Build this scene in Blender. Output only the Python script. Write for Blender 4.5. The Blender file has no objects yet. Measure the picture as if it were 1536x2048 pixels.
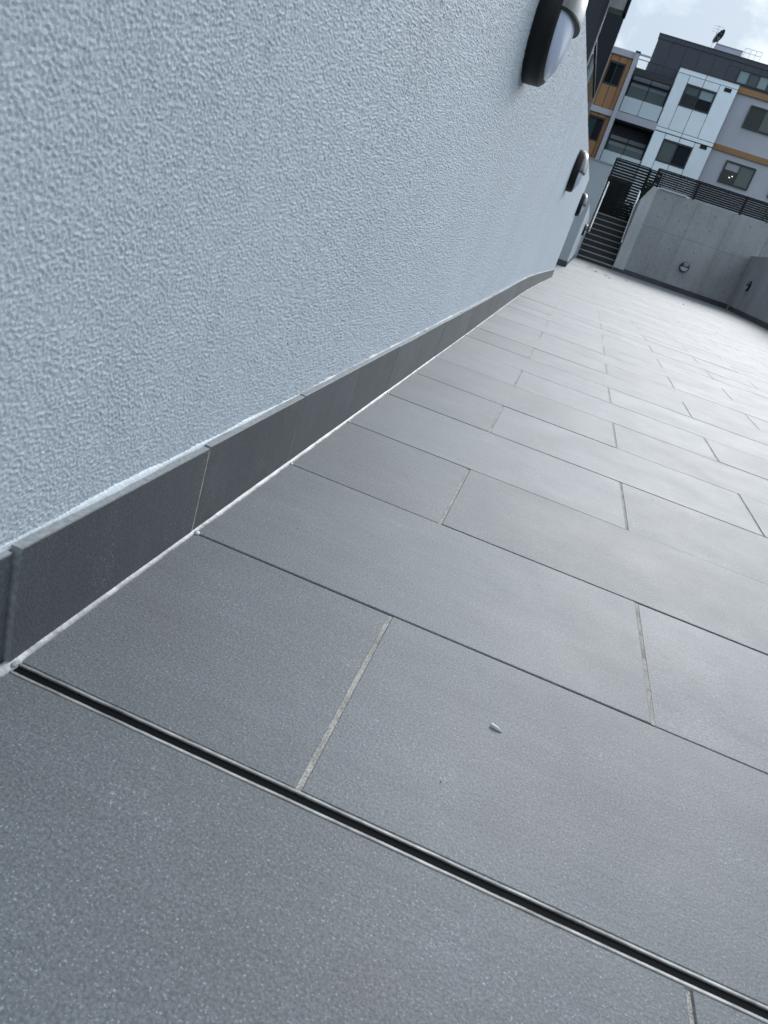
import bpy, bmesh, math, random
import numpy as np
from mathutils import Matrix, Vector
random.seed(7); rng = np.random.default_rng(7)
scene = bpy.context.scene
col = scene.collection

# ------------------------------------------------------------------ camera
cam_d = bpy.data.cameras.new('camera'); cam = bpy.data.objects.new('camera', cam_d); col.objects.link(cam)
right = Vector((0.92082812, 0.25362998, 0.29622189))
down = Vector((0.37040472, -0.33127358, -0.86778924))
fwd = Vector((-0.12196689, 0.90880672, -0.39899177))
m = Matrix.Identity(4)
for i in range(3):
    m[i][0] = right[i]; m[i][1] = -down[i]; m[i][2] = -fwd[i]
m[0][3], m[1][3], m[2][3] = 0.306, 0.0, 0.4335
cam.matrix_world = m
cam_d.sensor_fit = 'VERTICAL'; cam_d.sensor_height = 36.0; cam_d.lens = 25.58
cam_d.clip_start = 0.02; cam_d.clip_end = 3000
cam_d.dof.use_dof = True; cam_d.dof.focus_distance = 1.3; cam_d.dof.aperture_fstop = 18
scene.camera = cam

# ------------------------------------------------------------------ sky, sun, exposure
SUN_EL, SUN_AZ = math.radians(30), math.radians(15)      # azimuth from +y towards +x
world = bpy.data.worlds.new('World'); scene.world = world; world.use_nodes = True
nt = world.node_tree; N = nt.nodes; Lk = nt.links; N.clear()
out = N.new('ShaderNodeOutputWorld')
sky = N.new('ShaderNodeTexSky'); sky.sky_type = 'NISHITA'; sky.sun_disc = False
sky.sun_elevation = SUN_EL; sky.sun_rotation = SUN_AZ
bg1 = N.new('ShaderNodeBackground'); bg1.inputs[1].default_value = 0.06; Lk.new(sky.outputs[0], bg1.inputs[0])
tc = N.new('ShaderNodeTexCoord')
n1 = N.new('ShaderNodeTexNoise'); n1.inputs['Scale'].default_value = 5.5; n1.inputs['Detail'].default_value = 7; n1.inputs['Roughness'].default_value = 0.55
n1.inputs['Distortion'].default_value = 0.4
Lk.new(tc.outputs['Generated'], n1.inputs['Vector'])
r1 = N.new('ShaderNodeValToRGB')
r1.color_ramp.elements[0].position = 0.40; r1.color_ramp.elements[0].color = (0.26, 0.32, 0.385, 1)
r1.color_ramp.elements[1].position = 0.61; r1.color_ramp.elements[1].color = (0.63, 0.685, 0.73, 1)
Lk.new(n1.outputs[0], r1.inputs[0])
# an overcast sky is brighter towards the zenith
sx = N.new('ShaderNodeSeparateXYZ'); Lk.new(tc.outputs['Generated'], sx.inputs[0])
mr = N.new('ShaderNodeMapRange'); mr.inputs[3].default_value = 0.85; mr.inputs[4].default_value = 1.5; Lk.new(sx.outputs[2], mr.inputs[0])
bg2 = N.new('ShaderNodeBackground'); Lk.new(mr.outputs[0], bg2.inputs[1]); Lk.new(r1.outputs[0], bg2.inputs[0])
mx = N.new('ShaderNodeMixShader'); mx.inputs[0].default_value = 0.85
Lk.new(bg1.outputs[0], mx.inputs[1]); Lk.new(bg2.outputs[0], mx.inputs[2]); Lk.new(mx.outputs[0], out.inputs[0])
sd = bpy.data.lights.new('sun', 'SUN'); sd.energy = 1.3; sd.angle = math.radians(28); sd.color = (1.0, 1.0, 1.0)
sun = bpy.data.objects.new('sun', sd); col.objects.link(sun)
sdir = Vector((math.cos(SUN_EL) * math.sin(SUN_AZ), math.cos(SUN_EL) * math.cos(SUN_AZ), math.sin(SUN_EL)))
sun.rotation_euler = sdir.to_track_quat('Z', 'Y').to_euler(); sun.location = (6, 10, 14)
vs = scene.view_settings
vs.view_transform = 'Standard'; vs.look = 'None'; vs.exposure = 1.0; vs.gamma = 1.0; vs.use_curve_mapping = False
scene.cycles.use_denoising = True
scene.cycles.max_bounces = 6

# ------------------------------------------------------------------ materials
def mat(name, color, rough=0.6, metal=0.0, spec=0.5, **kw):
    m_ = bpy.data.materials.new(name); m_.use_nodes = True
    b = m_.node_tree.nodes['Principled BSDF']
    b.inputs['Base Color'].default_value = (*color, 1); b.inputs['Roughness'].default_value = rough
    b.inputs['Metallic'].default_value = metal; b.inputs['Specular IOR Level'].default_value = spec
    for k, v in kw.items(): b.inputs[k.replace('_', ' ')].default_value = v
    return m_
class NT:
    def __init__(s, m_): s.t = m_.node_tree; s.b = s.t.nodes['Principled BSDF']; s.pos = s.t.nodes.new('ShaderNodeNewGeometry')
    def n(s, t): return s.t.nodes.new(t)
    def l(s, a, b): s.t.links.new(a, b)
    def vec(s, scale=(1, 1, 1)):
        v = s.n('ShaderNodeVectorMath'); v.operation = 'MULTIPLY'; v.inputs[1].default_value = scale
        s.l(s.pos.outputs['Position'], v.inputs[0]); return v.outputs[0]
    def noise(s, scale, detail=2, rough=0.5, vec=None, out=0):
        q = s.n('ShaderNodeTexNoise'); q.inputs['Scale'].default_value = scale; q.inputs['Detail'].default_value = detail
        q.inputs['Roughness'].default_value = rough; s.l(vec or s.pos.outputs['Position'], q.inputs['Vector']); return q.outputs[out]
    def ramp(s, fac, p0, c0, p1, c1):
        r = s.n('ShaderNodeValToRGB'); e = r.color_ramp.elements
        e[0].position = p0; e[1].position = p1
        e[0].color = (*c0, 1) if isinstance(c0, tuple) else (c0, c0, c0, 1)
        e[1].color = (*c1, 1) if isinstance(c1, tuple) else (c1, c1, c1, 1)
        s.l(fac, r.inputs[0]); return r.outputs[0]
    def mix(s, mode, fac, a, b):
        x = s.n('ShaderNodeMix'); x.data_type = 'RGBA'; x.blend_type = mode
        for sock, v in ((x.inputs[0], fac), (x.inputs[6], a), (x.inputs[7], b)):
            if hasattr(v, 'links'): s.l(v, sock)
            else: sock.default_value = v if not isinstance(v, tuple) else (*v, 1)
        return x.outputs[2]
    def math(s, op, a, b):
        x = s.n('ShaderNodeMath'); x.operation = op
        for i, v in enumerate((a, b)):
            if hasattr(v, 'links'): s.l(v, x.inputs[i])
            else: x.inputs[i].default_value = v
        return x.outputs[0]
    def bump(s, h, strength, dist, prev=None):
        b = s.n('ShaderNodeBump'); b.inputs['Strength'].default_value = strength; b.inputs['Distance'].default_value = dist
        s.l(h, b.inputs['Height'])
        if prev: s.l(prev, b.inputs['Normal'])
        return b.outputs[0]

def tile_material(name, base, rough, sheen, spec, fleck=0.7):
    m_ = mat(name, base, rough); t = NT(m_)
    oi = t.n('ShaderNodeObjectInfo')
    rnd = t.math('FRACT', t.math('ADD', oi.outputs['Random'], t.pos.outputs['Random Per Island']), 0)
    c = t.mix('MIX', 1.0, base, t.ramp(rnd, 0, tuple(x * 0.83 for x in base), 1, tuple(x * 1.19 for x in base)))
    st = t.noise(1.0, 5, 0.6, t.vec((3.0, 26.0, 8.0)))
    c = t.mix('MULTIPLY', 1.0, c, t.ramp(st, 0.3, 0.92, 0.72, 1.09))
    blot = t.noise(4.5, 4, 0.6)
    c = t.mix('MULTIPLY', 1.0, c, t.ramp(blot, 0.35, (0.94, 0.93, 0.92), 0.65, (1.05, 1.06, 1.07)))
    c = t.mix('MIX', t.math('MULTIPLY', t.ramp(t.noise(6.5, 6, 0.75), 0.54, 0.0, 0.72, 1.0), t.ramp(t.noise(1.7, 2, 0.5), 0.45, 0.0, 0.65, 0.30)), c, (0.23, 0.235, 0.235))
    c = t.mix('MULTIPLY', t.ramp(t.noise(2.6, 5, 0.7), 0.52, 0.0, 0.72, 0.9), c, (0.93, 0.88, 0.82))
    fine = t.noise(420, 3, 0.65)
    c = t.mix('MULTIPLY', 1.0, c, t.ramp(fine, 0.36, 0.66, 0.66, 1.38))
    fl = t.noise(640, 1, 0.5)
    c = t.mix('MIX', t.ramp(fl, 0.64, 0.0, 0.75, fleck), c, (0.40, 0.435, 0.455))
    scuff = t.math('MULTIPLY', t.ramp(t.noise(9, 3, 0.6), 0.57, 0.0, 0.68, 1.0), t.ramp(t.noise(260, 3, 0.7), 0.58, 0.0, 0.67, 0.6))
    c = t.mix('MIX', scuff, c, (0.40, 0.41, 0.42))
    t.l(c, t.b.inputs['Base Color'])
    t.l(t.ramp(t.noise(7, 4, 0.6), 0.3, rough - 0.025, 0.7, rough + 0.025), t.b.inputs['Roughness'])
    h = t.math('ADD', t.noise(420, 3, 0.6), t.math('MULTIPLY', t.noise(40, 3, 0.5, t.vec((0.5, 2, 1))), 0.8))
    t.l(t.bump(h, 0.55, 0.0007), t.b.inputs['Normal'])
    t.b.inputs['Specular IOR Level'].default_value = spec
    t.b.inputs['Sheen Weight'].default_value = sheen; t.b.inputs['Sheen Roughness'].default_value = 0.35
    t.b.inputs['Sheen Tint'].default_value = (0.9, 0.95, 1.0, 1)
    return m_
M = {}
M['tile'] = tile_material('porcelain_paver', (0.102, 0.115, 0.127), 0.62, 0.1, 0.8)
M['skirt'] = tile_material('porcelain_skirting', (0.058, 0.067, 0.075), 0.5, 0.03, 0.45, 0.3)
M['tile_edge'] = mat('raw_porcelain_edge', (0.30, 0.32, 0.33), 0.7)
t = NT(M['tile_edge']); t.l(t.ramp(t.noise(180, 4, 0.7), 0.3, (0.17, 0.185, 0.195), 0.7, (0.31, 0.33, 0.34)), t.b.inputs['Base Color'])

def render_material(name, base, scale, dist):
    m_ = mat(name, base, 0.7, spec=0.35); t = NT(m_)
    c = t.mix('MULTIPLY', 1.0, base, t.ramp(t.noise(2.2, 4, 0.55), 0.3, 0.96, 0.7, 1.03))
    c = t.mix('MIX', t.ramp(t.noise(60, 1, 0.4), 0.775, 0.0, 0.79, 0.5), c, (0.25, 0.24, 0.23))
    t.l(c, t.b.inputs['Base Color'])
    t.l(t.bump(t.noise(scale, 2.5, 0.55), 0.8, dist), t.b.inputs['Normal'])
    return m_
M['render'] = render_material('textured_render', (0.54, 0.595, 0.65), 1100, 0.0008)
M['render_far'] = render_material('painted_render', (0.47, 0.52, 0.565), 160, 0.002)
M['caulk'] = mat('white_paint_caulk', (0.58, 0.63, 0.67), 0.5)
t = NT(M['caulk']); t.l(t.bump(t.noise(120, 3, 0.6), 0.8, 0.002), t.b.inputs['Normal'])
M['sealant'] = mat('silicone_sealant', (0.50, 0.52, 0.53), 0.42)
t = NT(M['sealant'])
t.l(t.mix('MULTIPLY', 1.0, t.ramp(t.noise(22, 4, 0.65), 0.35, (0.13, 0.14, 0.147), 0.64, (0.40, 0.41, 0.415)), t.ramp(t.noise(260, 2, 0.6), 0.3, 0.8, 0.7, 1.1)), t.b.inputs['Base Color'])
t.l(t.bump(t.noise(70, 3, 0.6), 0.6, 0.002), t.b.inputs['Normal'])
M['bed'] = mat('dark_joint_bed', (0.05, 0.05, 0.049), 0.9)
t = NT(M['bed']); t.l(t.ramp(t.noise(5, 4, 0.7), 0.42, (0.030, 0.031, 0.032), 0.62, (0.20, 0.195, 0.18)), t.b.inputs['Base Color'])
M['grout'] = mat('sandy_grout', (0.34, 0.33, 0.29), 0.9)
t = NT(M['grout'])
t.l(t.mix('MULTIPLY', 1.0, t.ramp(t.noise(28, 4, 0.7), 0.35, (0.25, 0.235, 0.21), 0.6, (0.46, 0.445, 0.41)), t.ramp(t.noise(800, 2, 0.6), 0.35, 0.55, 0.65, 1.25)), t.b.inputs['Base Color'])
t.l(t.bump(t.noise(500, 3, 0.7), 1.0, 0.0012), t.b.inputs['Normal'])
M['steel'] = mat('stainless_steel', (0.62, 0.61, 0.59), 0.32, 1.0)
t = NT(M['steel'])
t.l(t.ramp(t.noise(60, 4, 0.7, t.vec((0.2, 1, 1))), 0.3, 0.6, 0.7, 0.8), t.b.inputs['Roughness'])
t.l(t.ramp(t.noise(35, 5, 0.7), 0.3, (0.22, 0.22, 0.215), 0.62, (0.46, 0.46, 0.45)), t.b.inputs['Base Color'])
M['black'] = mat('black_plastic', (0.008, 0.009, 0.010), 0.5, spec=0.3)
M['slot'] = mat('dark_channel', (0.005, 0.006, 0.007), 0.7, spec=0.05)
M['lid'] = mat('lamp_eyelid_gloss', (0.035, 0.035, 0.034), 0.33, spec=1.0, Coat_Weight=1.0, Coat_Roughness=0.25)
M['diff'] = mat('lamp_diffuser', (0.56, 0.63, 0.78), 0.35)
M['diff'].node_tree.nodes['Principled BSDF'].inputs['Coat Weight'].default_value = 0.3
M['charcoal'] = mat('charcoal_metal', (0.011, 0.013, 0.015), 0.6, spec=0.25)
M['rail'] = mat('brushed_rail_steel', (0.55, 0.55, 0.545), 0.45, 1.0)
M['step'] = mat('charcoal_step', (0.028, 0.032, 0.035), 0.6)
M['nosing'] = mat('step_nosing', (0.40, 0.40, 0.39), 0.5)
def concrete_material(name, base):
    m_ = mat(name, base, 0.8, spec=0.3); t = NT(m_)
    c = t.mix('MULTIPLY', 1.0, base, t.ramp(t.noise(0.9, 6, 0.65), 0.3, (0.88, 0.88, 0.87), 0.7, (1.10, 1.10, 1.11)))
    c = t.mix('MULTIPLY', 1.0, c, t.ramp(t.noise(14, 4, 0.6), 0.3, 0.9, 0.7, 1.08))
    c = t.mix('MULTIPLY', 1.0, c, t.ramp(t.noise(1.0, 4, 0.6, t.vec((5, 5, 0.25))), 0.35, 0.93, 0.6, 1.03))
    oi = t.n('ShaderNodeObjectInfo')
    c = t.mix('MULTIPLY', 1.0, c, t.ramp(oi.outputs['Random'], 0, 0.90, 1, 1.08))
    stain = t.math('MULTIPLY', t.ramp(t.noise(1.3, 3, 0.6, t.vec((1.6, 1.0, 0.35))), 0.60, 0.0, 0.72, 1.0), 0.28)
    c = t.mix('MIX', stain, c, (0.30, 0.27, 0.20))
    t.l(c, t.b.inputs['Base Color'])
    t.l(t.bump(t.noise(60, 4, 0.6), 0.4, 0.004), t.b.inputs['Normal'])
    return m_
M['concrete'] = concrete_material('formed_concrete', (0.365, 0.38, 0.39))
M['concrete_lt'] = concrete_material('pale_formed_concrete', (0.50, 0.52, 0.535))
M['hole'] = mat('tie_hole_dark', (0.05, 0.05, 0.05), 0.9)
def facade(name, base, rough=0.6, v=0.06, spec=0.3):
    m_ = mat(name, base, rough, spec=spec); t = NT(m_); oi = t.n('ShaderNodeObjectInfo')
    c = t.mix('MULTIPLY', 1.0, base, t.ramp(oi.outputs['Random'], 0, 1 - v, 1, 1 + v))
    c = t.mix('MULTIPLY', 1.0, c, t.ramp(t.noise(0.7, 4, 0.6), 0.3, 0.94, 0.7, 1.05)); t.l(c, t.b.inputs['Base Color']); return m_
M['white_panel'] = facade('white_cladding', (0.79, 0.90, 1.0))
M['grey_wall'] = facade('grey_render', (0.42, 0.445, 0.52))
M['band'] = facade('pale_band', (0.42, 0.45, 0.52))
M['orange'] = facade('timber_look_cladding', (0.31, 0.175, 0.09), v=0.10)
M['dark_clad'] = facade('dark_cladding', (0.058, 0.068, 0.088))
M['dark_wall'] = facade('charcoal_render', (0.022, 0.028, 0.036), 0.9, spec=0.0)
M['dark_panel'] = facade('dark_grey_panel', (0.036, 0.042, 0.050), 0.9, spec=0.0)
M['trim'] = mat('pale_metal_trim', (0.36, 0.36, 0.36), 0.45)
M['frame'] = mat('window_frame', (0.020, 0.025, 0.028), 0.45)
M['glass'] = mat('window_glass', (0.040, 0.075, 0.076), 0.04)
M['glass_dk'] = mat('dark_window_glass', (0.008, 0.013, 0.015), 0.04, spec=0.35)
M['glass_lt'] = mat('pale_window_glass', (0.20, 0.29, 0.32), 0.06)  # paler blue-green tint than the other window panes
M['glass_mid'] = mat('balcony_glass', (0.085, 0.135, 0.135), 0.05)
M['blind'] = mat('roller_blind', (0.30, 0.33, 0.38), 0.6)
M['frost'] = mat('balustrade_glass', (0.50, 0.60, 0.68), 0.12)
M['unit'] = facade('roof_plant_metal', (0.42, 0.46, 0.55))
M['soil'] = mat('garden_soil', (0.08, 0.07, 0.05), 0.95)
t = NT(M['soil']); t.l(t.ramp(t.noise(3, 5, 0.6), 0.3, (0.035, 0.05, 0.025), 0.7, (0.07, 0.09, 0.045)), t.b.inputs['Base Color'])
M['ground'] = mat('asphalt_ground', (0.07, 0.07, 0.07), 0.9)
t = NT(M['ground']); t.l(t.ramp(t.noise(2, 6, 0.7), 0.3, 0.045, 0.7, 0.10), t.b.inputs['Base Color'])
M['leaf'] = mat('hedge_leaf', (0.06, 0.10, 0.025), 0.5)
t = NT(M['leaf']); t.l(t.ramp(t.pos.outputs['Random Per Island'], 0, (0.03, 0.06, 0.015), 1, (0.11, 0.17, 0.04)), t.b.inputs['Base Color'])
M['stem'] = mat('hedge_stem', (0.06, 0.045, 0.03), 0.8)
M['dryleaf'] = mat('dry_leaf', (0.05, 0.035, 0.022), 0.8)
M['plastic'] = mat('clear_plastic_scrap', (0.36, 0.375, 0.385), 0.25)
M['glow_spot'] = mat('emissive_spot', (1, 1, 1), 0.5)
bb = M['glow_spot'].node_tree.nodes['Principled BSDF']; bb.inputs['Emission Color'].default_value = (1, 0.95, 0.88, 1); bb.inputs['Emission Strength'].default_value = 1.2  # emissive white, used for the small spots on one window pane

# ------------------------------------------------------------------ helpers
WL = {}
def setloc(o, loc, parent):
    WL[o.name] = Vector(loc)
    if parent:
        o.parent = parent; o.location = Vector(loc) - WL[parent.name]
    else: o.location = loc
def link(o): col.objects.link(o); return o
def thing(name, loc, label, cat, group=None):
    o = link(bpy.data.objects.new(name, None)); o.empty_display_size = 0.1
    setloc(o, loc, None); tag(o, label, cat, group); return o
def tag(o, label, cat, group=None):
    o['label'] = label; o['category'] = cat
    if group: o['group'] = group
def mesh_obj(name, verts, faces, material, parent=None, loc=None, smooth=False):
    """verts in world coordinates; the origin is placed at loc (default: centre of the vertices)"""
    v = np.asarray(verts, float)
    if loc is None: loc = (v.min(0) + v.max(0)) / 2
    me = bpy.data.meshes.new(name); me.from_pydata((v - np.asarray(loc)).tolist(), [], faces)
    mats = material if isinstance(material, (list, tuple)) else [material]
    for k in mats: me.materials.append(M[k])
    if smooth: me.polygons.foreach_set('use_smooth', [True] * len(me.polygons))
    o = link(bpy.data.objects.new(name, me)); setloc(o, tuple(loc), parent); return o
BF = [(0, 3, 2, 1), (4, 5, 6, 7), (0, 1, 5, 4), (1, 2, 6, 5), (2, 3, 7, 6), (3, 0, 4, 7)]
def boxv(x0, x1, y0, y1, z0, z1):
    return [(x0, y0, z0), (x1, y0, z0), (x1, y1, z0), (x0, y1, z0), (x0, y0, z1), (x1, y0, z1), (x1, y1, z1), (x0, y1, z1)]
def box(name, x0, x1, y0, y1, z0, z1, material, parent=None):
    return mesh_obj(name, boxv(x0, x1, y0, y1, z0, z1), BF, material, parent)
class MB:
    def __init__(s): s.v = []; s.f = []
    def add(s, v, f):
        b = len(s.v); s.v += [tuple(q) for q in v]; s.f += [tuple(i + b for i in q) for q in f]; return s
    def box(s, *a): return s.add(boxv(*a), BF)
    def build(s, name, material, parent=None, **k): return mesh_obj(name, s.v, s.f, material, parent, **k)
def tube(p, q, r, n=10):
    p, q = Vector(p), Vector(q); d = (q - p).normalized()
    a = d.orthogonal().normalized(); b = d.cross(a); v = []
    for c in (p, q):
        for i in range(n):
            th = 2 * math.pi * i / n; v.append(c + a * (r * math.cos(th)) + b * (r * math.sin(th)))
    f = [(i, (i + 1) % n, n + (i + 1) % n, n + i) for i in range(n)] + [tuple(range(n))[::-1], tuple(range(n, 2 * n))]
    return v, f
def path_tube(pts, r, n=10):
    mb = MB()
    for a, b in zip(pts[:-1], pts[1:]): mb.add(*tube(a, b, r, n))
    return mb

# floor height along the passage (slight crest, dip at the opening, then up to the stairs)
KY = np.array([-9, 0, 3.0, 4.3, 5.4, 6.2, 8.0, 11.3, 13.5, 16.0, 20.0, 25.8, 40])
KZ = np.array([0, 0, 0.0, 0.005, 0.007, 0.000, -0.033, -0.100, -0.090, -0.058, -0.012, 0.028, 0.028])
_yy = np.linspace(-9, 40, 4901); _zz = np.interp(_yy, KY, KZ); _k = np.ones(41) / 41
_zs = np.convolve(np.pad(_zz, 20, 'edge'), _k, 'valid')
def zf(y): return float(np.interp(y, _yy, _zs))

XR, YE = 5.08, 25.75          # right wall face, end wall face
ROW, LEN = 0.3035, 0.6385
# ------------------------------------------------------------------ ground and terraces
g = mesh_obj('ground', [(-600, -600, -0.42), (600, -600, -0.42), (600, 900, -0.42), (-600, 900, -0.42)], [(0, 1, 2, 3)], 'ground'); g['kind'] = 'structure'
tr = MB().box(-14, 0.08, 26.0, 75, -0.4, 2.2).box(1.62, 40, 26.05, 75, -0.4, 2.45).box(0.08, 1.62, 28.1, 75, -0.4, 1.60)
o = tr.build('terrace', 'soil'); o['kind'] = 'structure'

# ------------------------------------------------------------------ paving: bed, pavers, joints
ys = np.concatenate([[-3.0], np.arange(-2.5, 26.01, 0.25)])
v = []; f = []
for i, y in enumerate(ys):
    for x in (-1.7, XR + 0.02): v += [(x, y, zf(y) - 0.0075)]
    if i: f.append((2 * i - 2, 2 * i - 1, 2 * i + 1, 2 * i))
# leave the slot of the drain open: rows of the bed end at both sides of it
v = []; f = []
def bed_strip(ya, yb):
    yy = np.linspace(ya, yb, max(2, int((yb - ya) / 0.3)))
    for i, y in enumerate(yy):
        for x in (-1.7, XR + 0.02): v.append((x, y, zf(y) - 0.0075))
        if i: n_ = len(v); f.append((n_ - 4, n_ - 3, n_ - 1, n_ - 2))
bed_strip(-3.0, 0.4095); bed_strip(0.4275, 26.0)
paving = mesh_obj('paving', v, f, 'bed', None, loc=(2, 10, 0)); paving['kind'] = 'structure'

def tile_mesh(w, d, c=0.0011, h=0.018):
    a, b = w / 2, d / 2
    vv = []
    for (aa, bb_, z) in ((a, b, -h), (a, b, -c), (a - c, b - c, 0)):
        vv += [(-aa, -bb_, z), (aa, -bb_, z), (aa, bb_, z), (-aa, bb_, z)]
    ff = [(8, 9, 10, 11)]
    for k in (0, 4):
        for i in range(4): j = (i + 1) % 4; ff.append((k + i, k + j, k + 4 + j, k + 4 + i))
    return vv, ff
mesh_cache = {}
tiles = []                       # (x0, x1, y0, y1)
def row_bounds(k):
    y0 = 0.4185 + ROW * k; y1 = y0 + ROW
    if k == 0: y0 = 0.4265 - 0.0015
    if k == -1: y1 = 0.4105 + 0.0015
    return y0, y1
grout = MB()
for k in range(-11, 84):
    y0, y1 = row_bounds(k)
    if y0 > YE: break
    xs = (0.2555 if k % 2 == 0 else 0.566) + 0.0012 * max(0, k) * (1 if k % 2 else 0.3)
    gap = 11.3 < y0 and y1 < 16.0
    lim = -1.6 if gap else 0.0035
    edges = [xs + LEN * i for i in range(-6, 14)]
    edges = [lim - 0.0025] + [e for e in edges if lim + 0.06 < e < XR - 0.06] + [XR - 0.002]
    for a, b in zip(edges[:-1], edges[1:]):
        tiles.append((a + 0.0021, b - 0.0021, y0 + 0.0011, min(y1, YE) - 0.0011, k))
    for e in edges[1:-1]:
        n = 4
        zz = [zf(y0 + (y1 - y0) * i / n) for i in range(n + 1)]
        fill = -0.0005 - 0.0013 * random.random() ** 2
        vv = []; ff = []
        for i in range(n + 1):
            y = y0 + 0.001 + (y1 - y0 - 0.002) * i / n
            h = zz[i] + fill + random.uniform(-.0005, .0005)
            vv += [(e - 0.0026, y, h), (e + 0.0026, y, h)]
            if i: q = len(vv); ff.append((q - 4, q - 3, q - 1, q - 2))
        grout.add(vv, ff)
C0 = Vector((0.306, 0, 0.4335))
def visible(t_):
    cx, cy = (t_[0] + t_[1]) / 2, (t_[2] + t_[3]) / 2
    best = 0
    for (x, y) in ((cx, cy), (t_[0], t_[2]), (t_[1], t_[2]), (t_[0], t_[3]), (t_[1], t_[3])):
        d = Vector((x, y, zf(y))) - C0; z = d.dot(fwd)
        if z > 0.05 and abs(d.dot(right) / z) < 0.56 and abs(d.dot(down) / z) < 0.74: best = max(best, (t_[1] - t_[0]) * (t_[3] - t_[2]) / z ** 3)
    return best
order = sorted(range(len(tiles)), key=lambda i: -visible(tiles[i]))
near = set(i for i in order[:280] if visible(tiles[i]) > 0)
far = MB()
for i, (x0, x1, y0, y1, k) in enumerate(tiles):
    cx, cy = (x0 + x1) / 2, (y0 + y1) / 2
    sl = math.atan2(zf(y1) - zf(y0), y1 - y0)
    dz = random.uniform(-0.0005, 0.0004); rx = sl + random.gauss(0, 0.0009); ry = random.gauss(0, 0.0006)
    if i in near:
        key = (round(x1 - x0, 4), round(y1 - y0, 4))
        if key not in mesh_cache:
            vv, ff = tile_mesh(*key); me = bpy.data.meshes.new('tile'); me.from_pydata(vv, [], ff); me.materials.append(M['tile']); mesh_cache[key] = me
        o = link(bpy.data.objects.new('tile', mesh_cache[key]))
        setloc(o, (cx, cy, zf(cy) + dz), paving); o.rotation_euler = (rx, ry, 0)
    else:
        vv, ff = tile_mesh(x1 - x0, y1 - y0)
        far.add([(cx + p[0], cy + p[1], zf(cy) + dz + p[2] + math.tan(rx) * p[1] - math.tan(ry) * p[0]) for p in vv], ff)
o = far.build('distant_tiles', 'tile', paving); o['kind'] = 'stuff'
o = grout.build('joint_grout', 'grout', paving); o['kind'] = 'stuff'

# ------------------------------------------------------------------ near rendered wall with tiled skirting
WALL_END = 11.28
RX = -0.0105                       # face of the render, the skirting stands proud of it
wall = thing('rendered_wall', (0, 5, 0), 'long pale grey stippled render wall with dark tiled skirting filling the left side', 'wall', None)
def grid_mesh(name, P, material, parent, smooth=True):
    """P: (rows, cols, 3) world points -> quads, written straight into the mesh buffers"""
    nr, nc = P.shape[:2]; me = bpy.data.meshes.new(name)
    idx = np.arange(nr * nc).reshape(nr, nc)
    q = np.stack([idx[:-1, :-1], idx[:-1, 1:], idx[1:, 1:], idx[1:, :-1]], -1).reshape(-1, 4)
    me.vertices.add(nr * nc); me.vertices.foreach_set('co', P.reshape(-1).astype(np.float32))
    me.loops.add(q.size); me.loops.foreach_set('vertex_index', q.reshape(-1).astype(np.int32))
    me.polygons.add(len(q)); me.polygons.foreach_set('loop_start', np.arange(0, q.size, 4, dtype=np.int32))
    me.update(calc_edges=True); me.validate()
    me.polygons.foreach_set('use_smooth', np.full(len(q), smooth)); me.materials.append(M[material])
    o = link(bpy.data.objects.new(name, me)); setloc(o, (0, 0, 0), None); o.parent = parent; o.location = -WL[parent.name]; return o
# stippled relief: band-passed random field, grains of 3 to 8 mm
def relief(n0, n1, cell):
    fr = np.hypot(np.fft.fftfreq(n0, cell)[:, None], np.fft.rfftfreq(n1, cell)[None, :])
    def band(c, b, a):
        w = np.fft.rfft2(rng.normal(size=(n0, n1))) * np.exp(-((fr - c) / b) ** 2); h = np.fft.irfft2(w, s=(n0, n1)); return a * h / h.std()
    a, b = band(340, 160, 1.0), band(200, 90, 1.0)
    h = a * (0.75 + 0.5 * np.tanh(b)) + 0.6 * np.maximum(b, -0.5) + band(470, 90, 0.4)
    return np.tanh(h / h.std() * 0.7) * 1.15
CELL = 0.0008; RF = relief(1536, 2048, CELL)
def relief_at(y, z):
    a, b = np.meshgrid(z / CELL, y / CELL, indexing='ij')
    a0 = np.floor(a).astype(int); b0 = np.floor(b).astype(int); fa = a - a0; fb = b - b0
    g_ = lambda i, j: RF[i % 1536, j % 2048]
    return g_(a0, b0) * (1 - fa) * (1 - fb) + g_(a0 + 1, b0) * fa * (1 - fb) + g_(a0, b0 + 1) * (1 - fa) * fb + g_(a0 + 1, b0 + 1) * fa * fb
yg = [-3.0, -1.5, 0.0, 0.2]
while yg[-1] < WALL_END:
    yg.append(yg[-1] + 0.0012 * max(1.0, yg[-1] / 0.55) ** 1.35)
yg[-1] = WALL_END; yg = np.array(yg); ug = np.linspace(0, 1, 960)
zt = 1.128 + 0.0105 * np.maximum(yg, 0); zb_ = np.array([zf(y) for y in yg]) + 0.06
Z = zb_[None, :] + ug[:, None] * (zt - zb_)[None, :]
H = relief_at(yg, 0.06 + ug * 1.09)
amp = np.interp(yg, [0.1, 0.25, 0.6, 1.2, 11.0], [0.0, 0.0009, 0.00115, 0.0013, 0.0006])
Pw = np.stack([RX + H * amp[None, :], np.broadcast_to(yg, Z.shape), Z], -1)
grid_mesh('render_face', Pw, 'render', wall)
v = []; f = []
yy = np.linspace(-3, WALL_END - 0.0005, 60)
for i, y in enumerate(yy):
    zt_ = 1.1275 + 0.0105 * max(y, 0)
    v += [(RX - 0.004, y, zf(y) - 0.05), (RX - 0.004, y, zt_), (RX - 0.2, y, zt_), (RX - 0.2, y, zf(y) - 0.05)]
    if i:
        a = 4 * (i - 1)
        for q in range(3): f.append((a + q, a + q + 4, a + q + 5, a + q + 1))
f += [(0, 1, 2, 3)[::-1], (4 * 59 + 3, 4 * 59 + 2, 4 * 59 + 1, 4 * 59)[::-1]]
mesh_obj('wall_core', v, f, 'render_far', wall)
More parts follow.
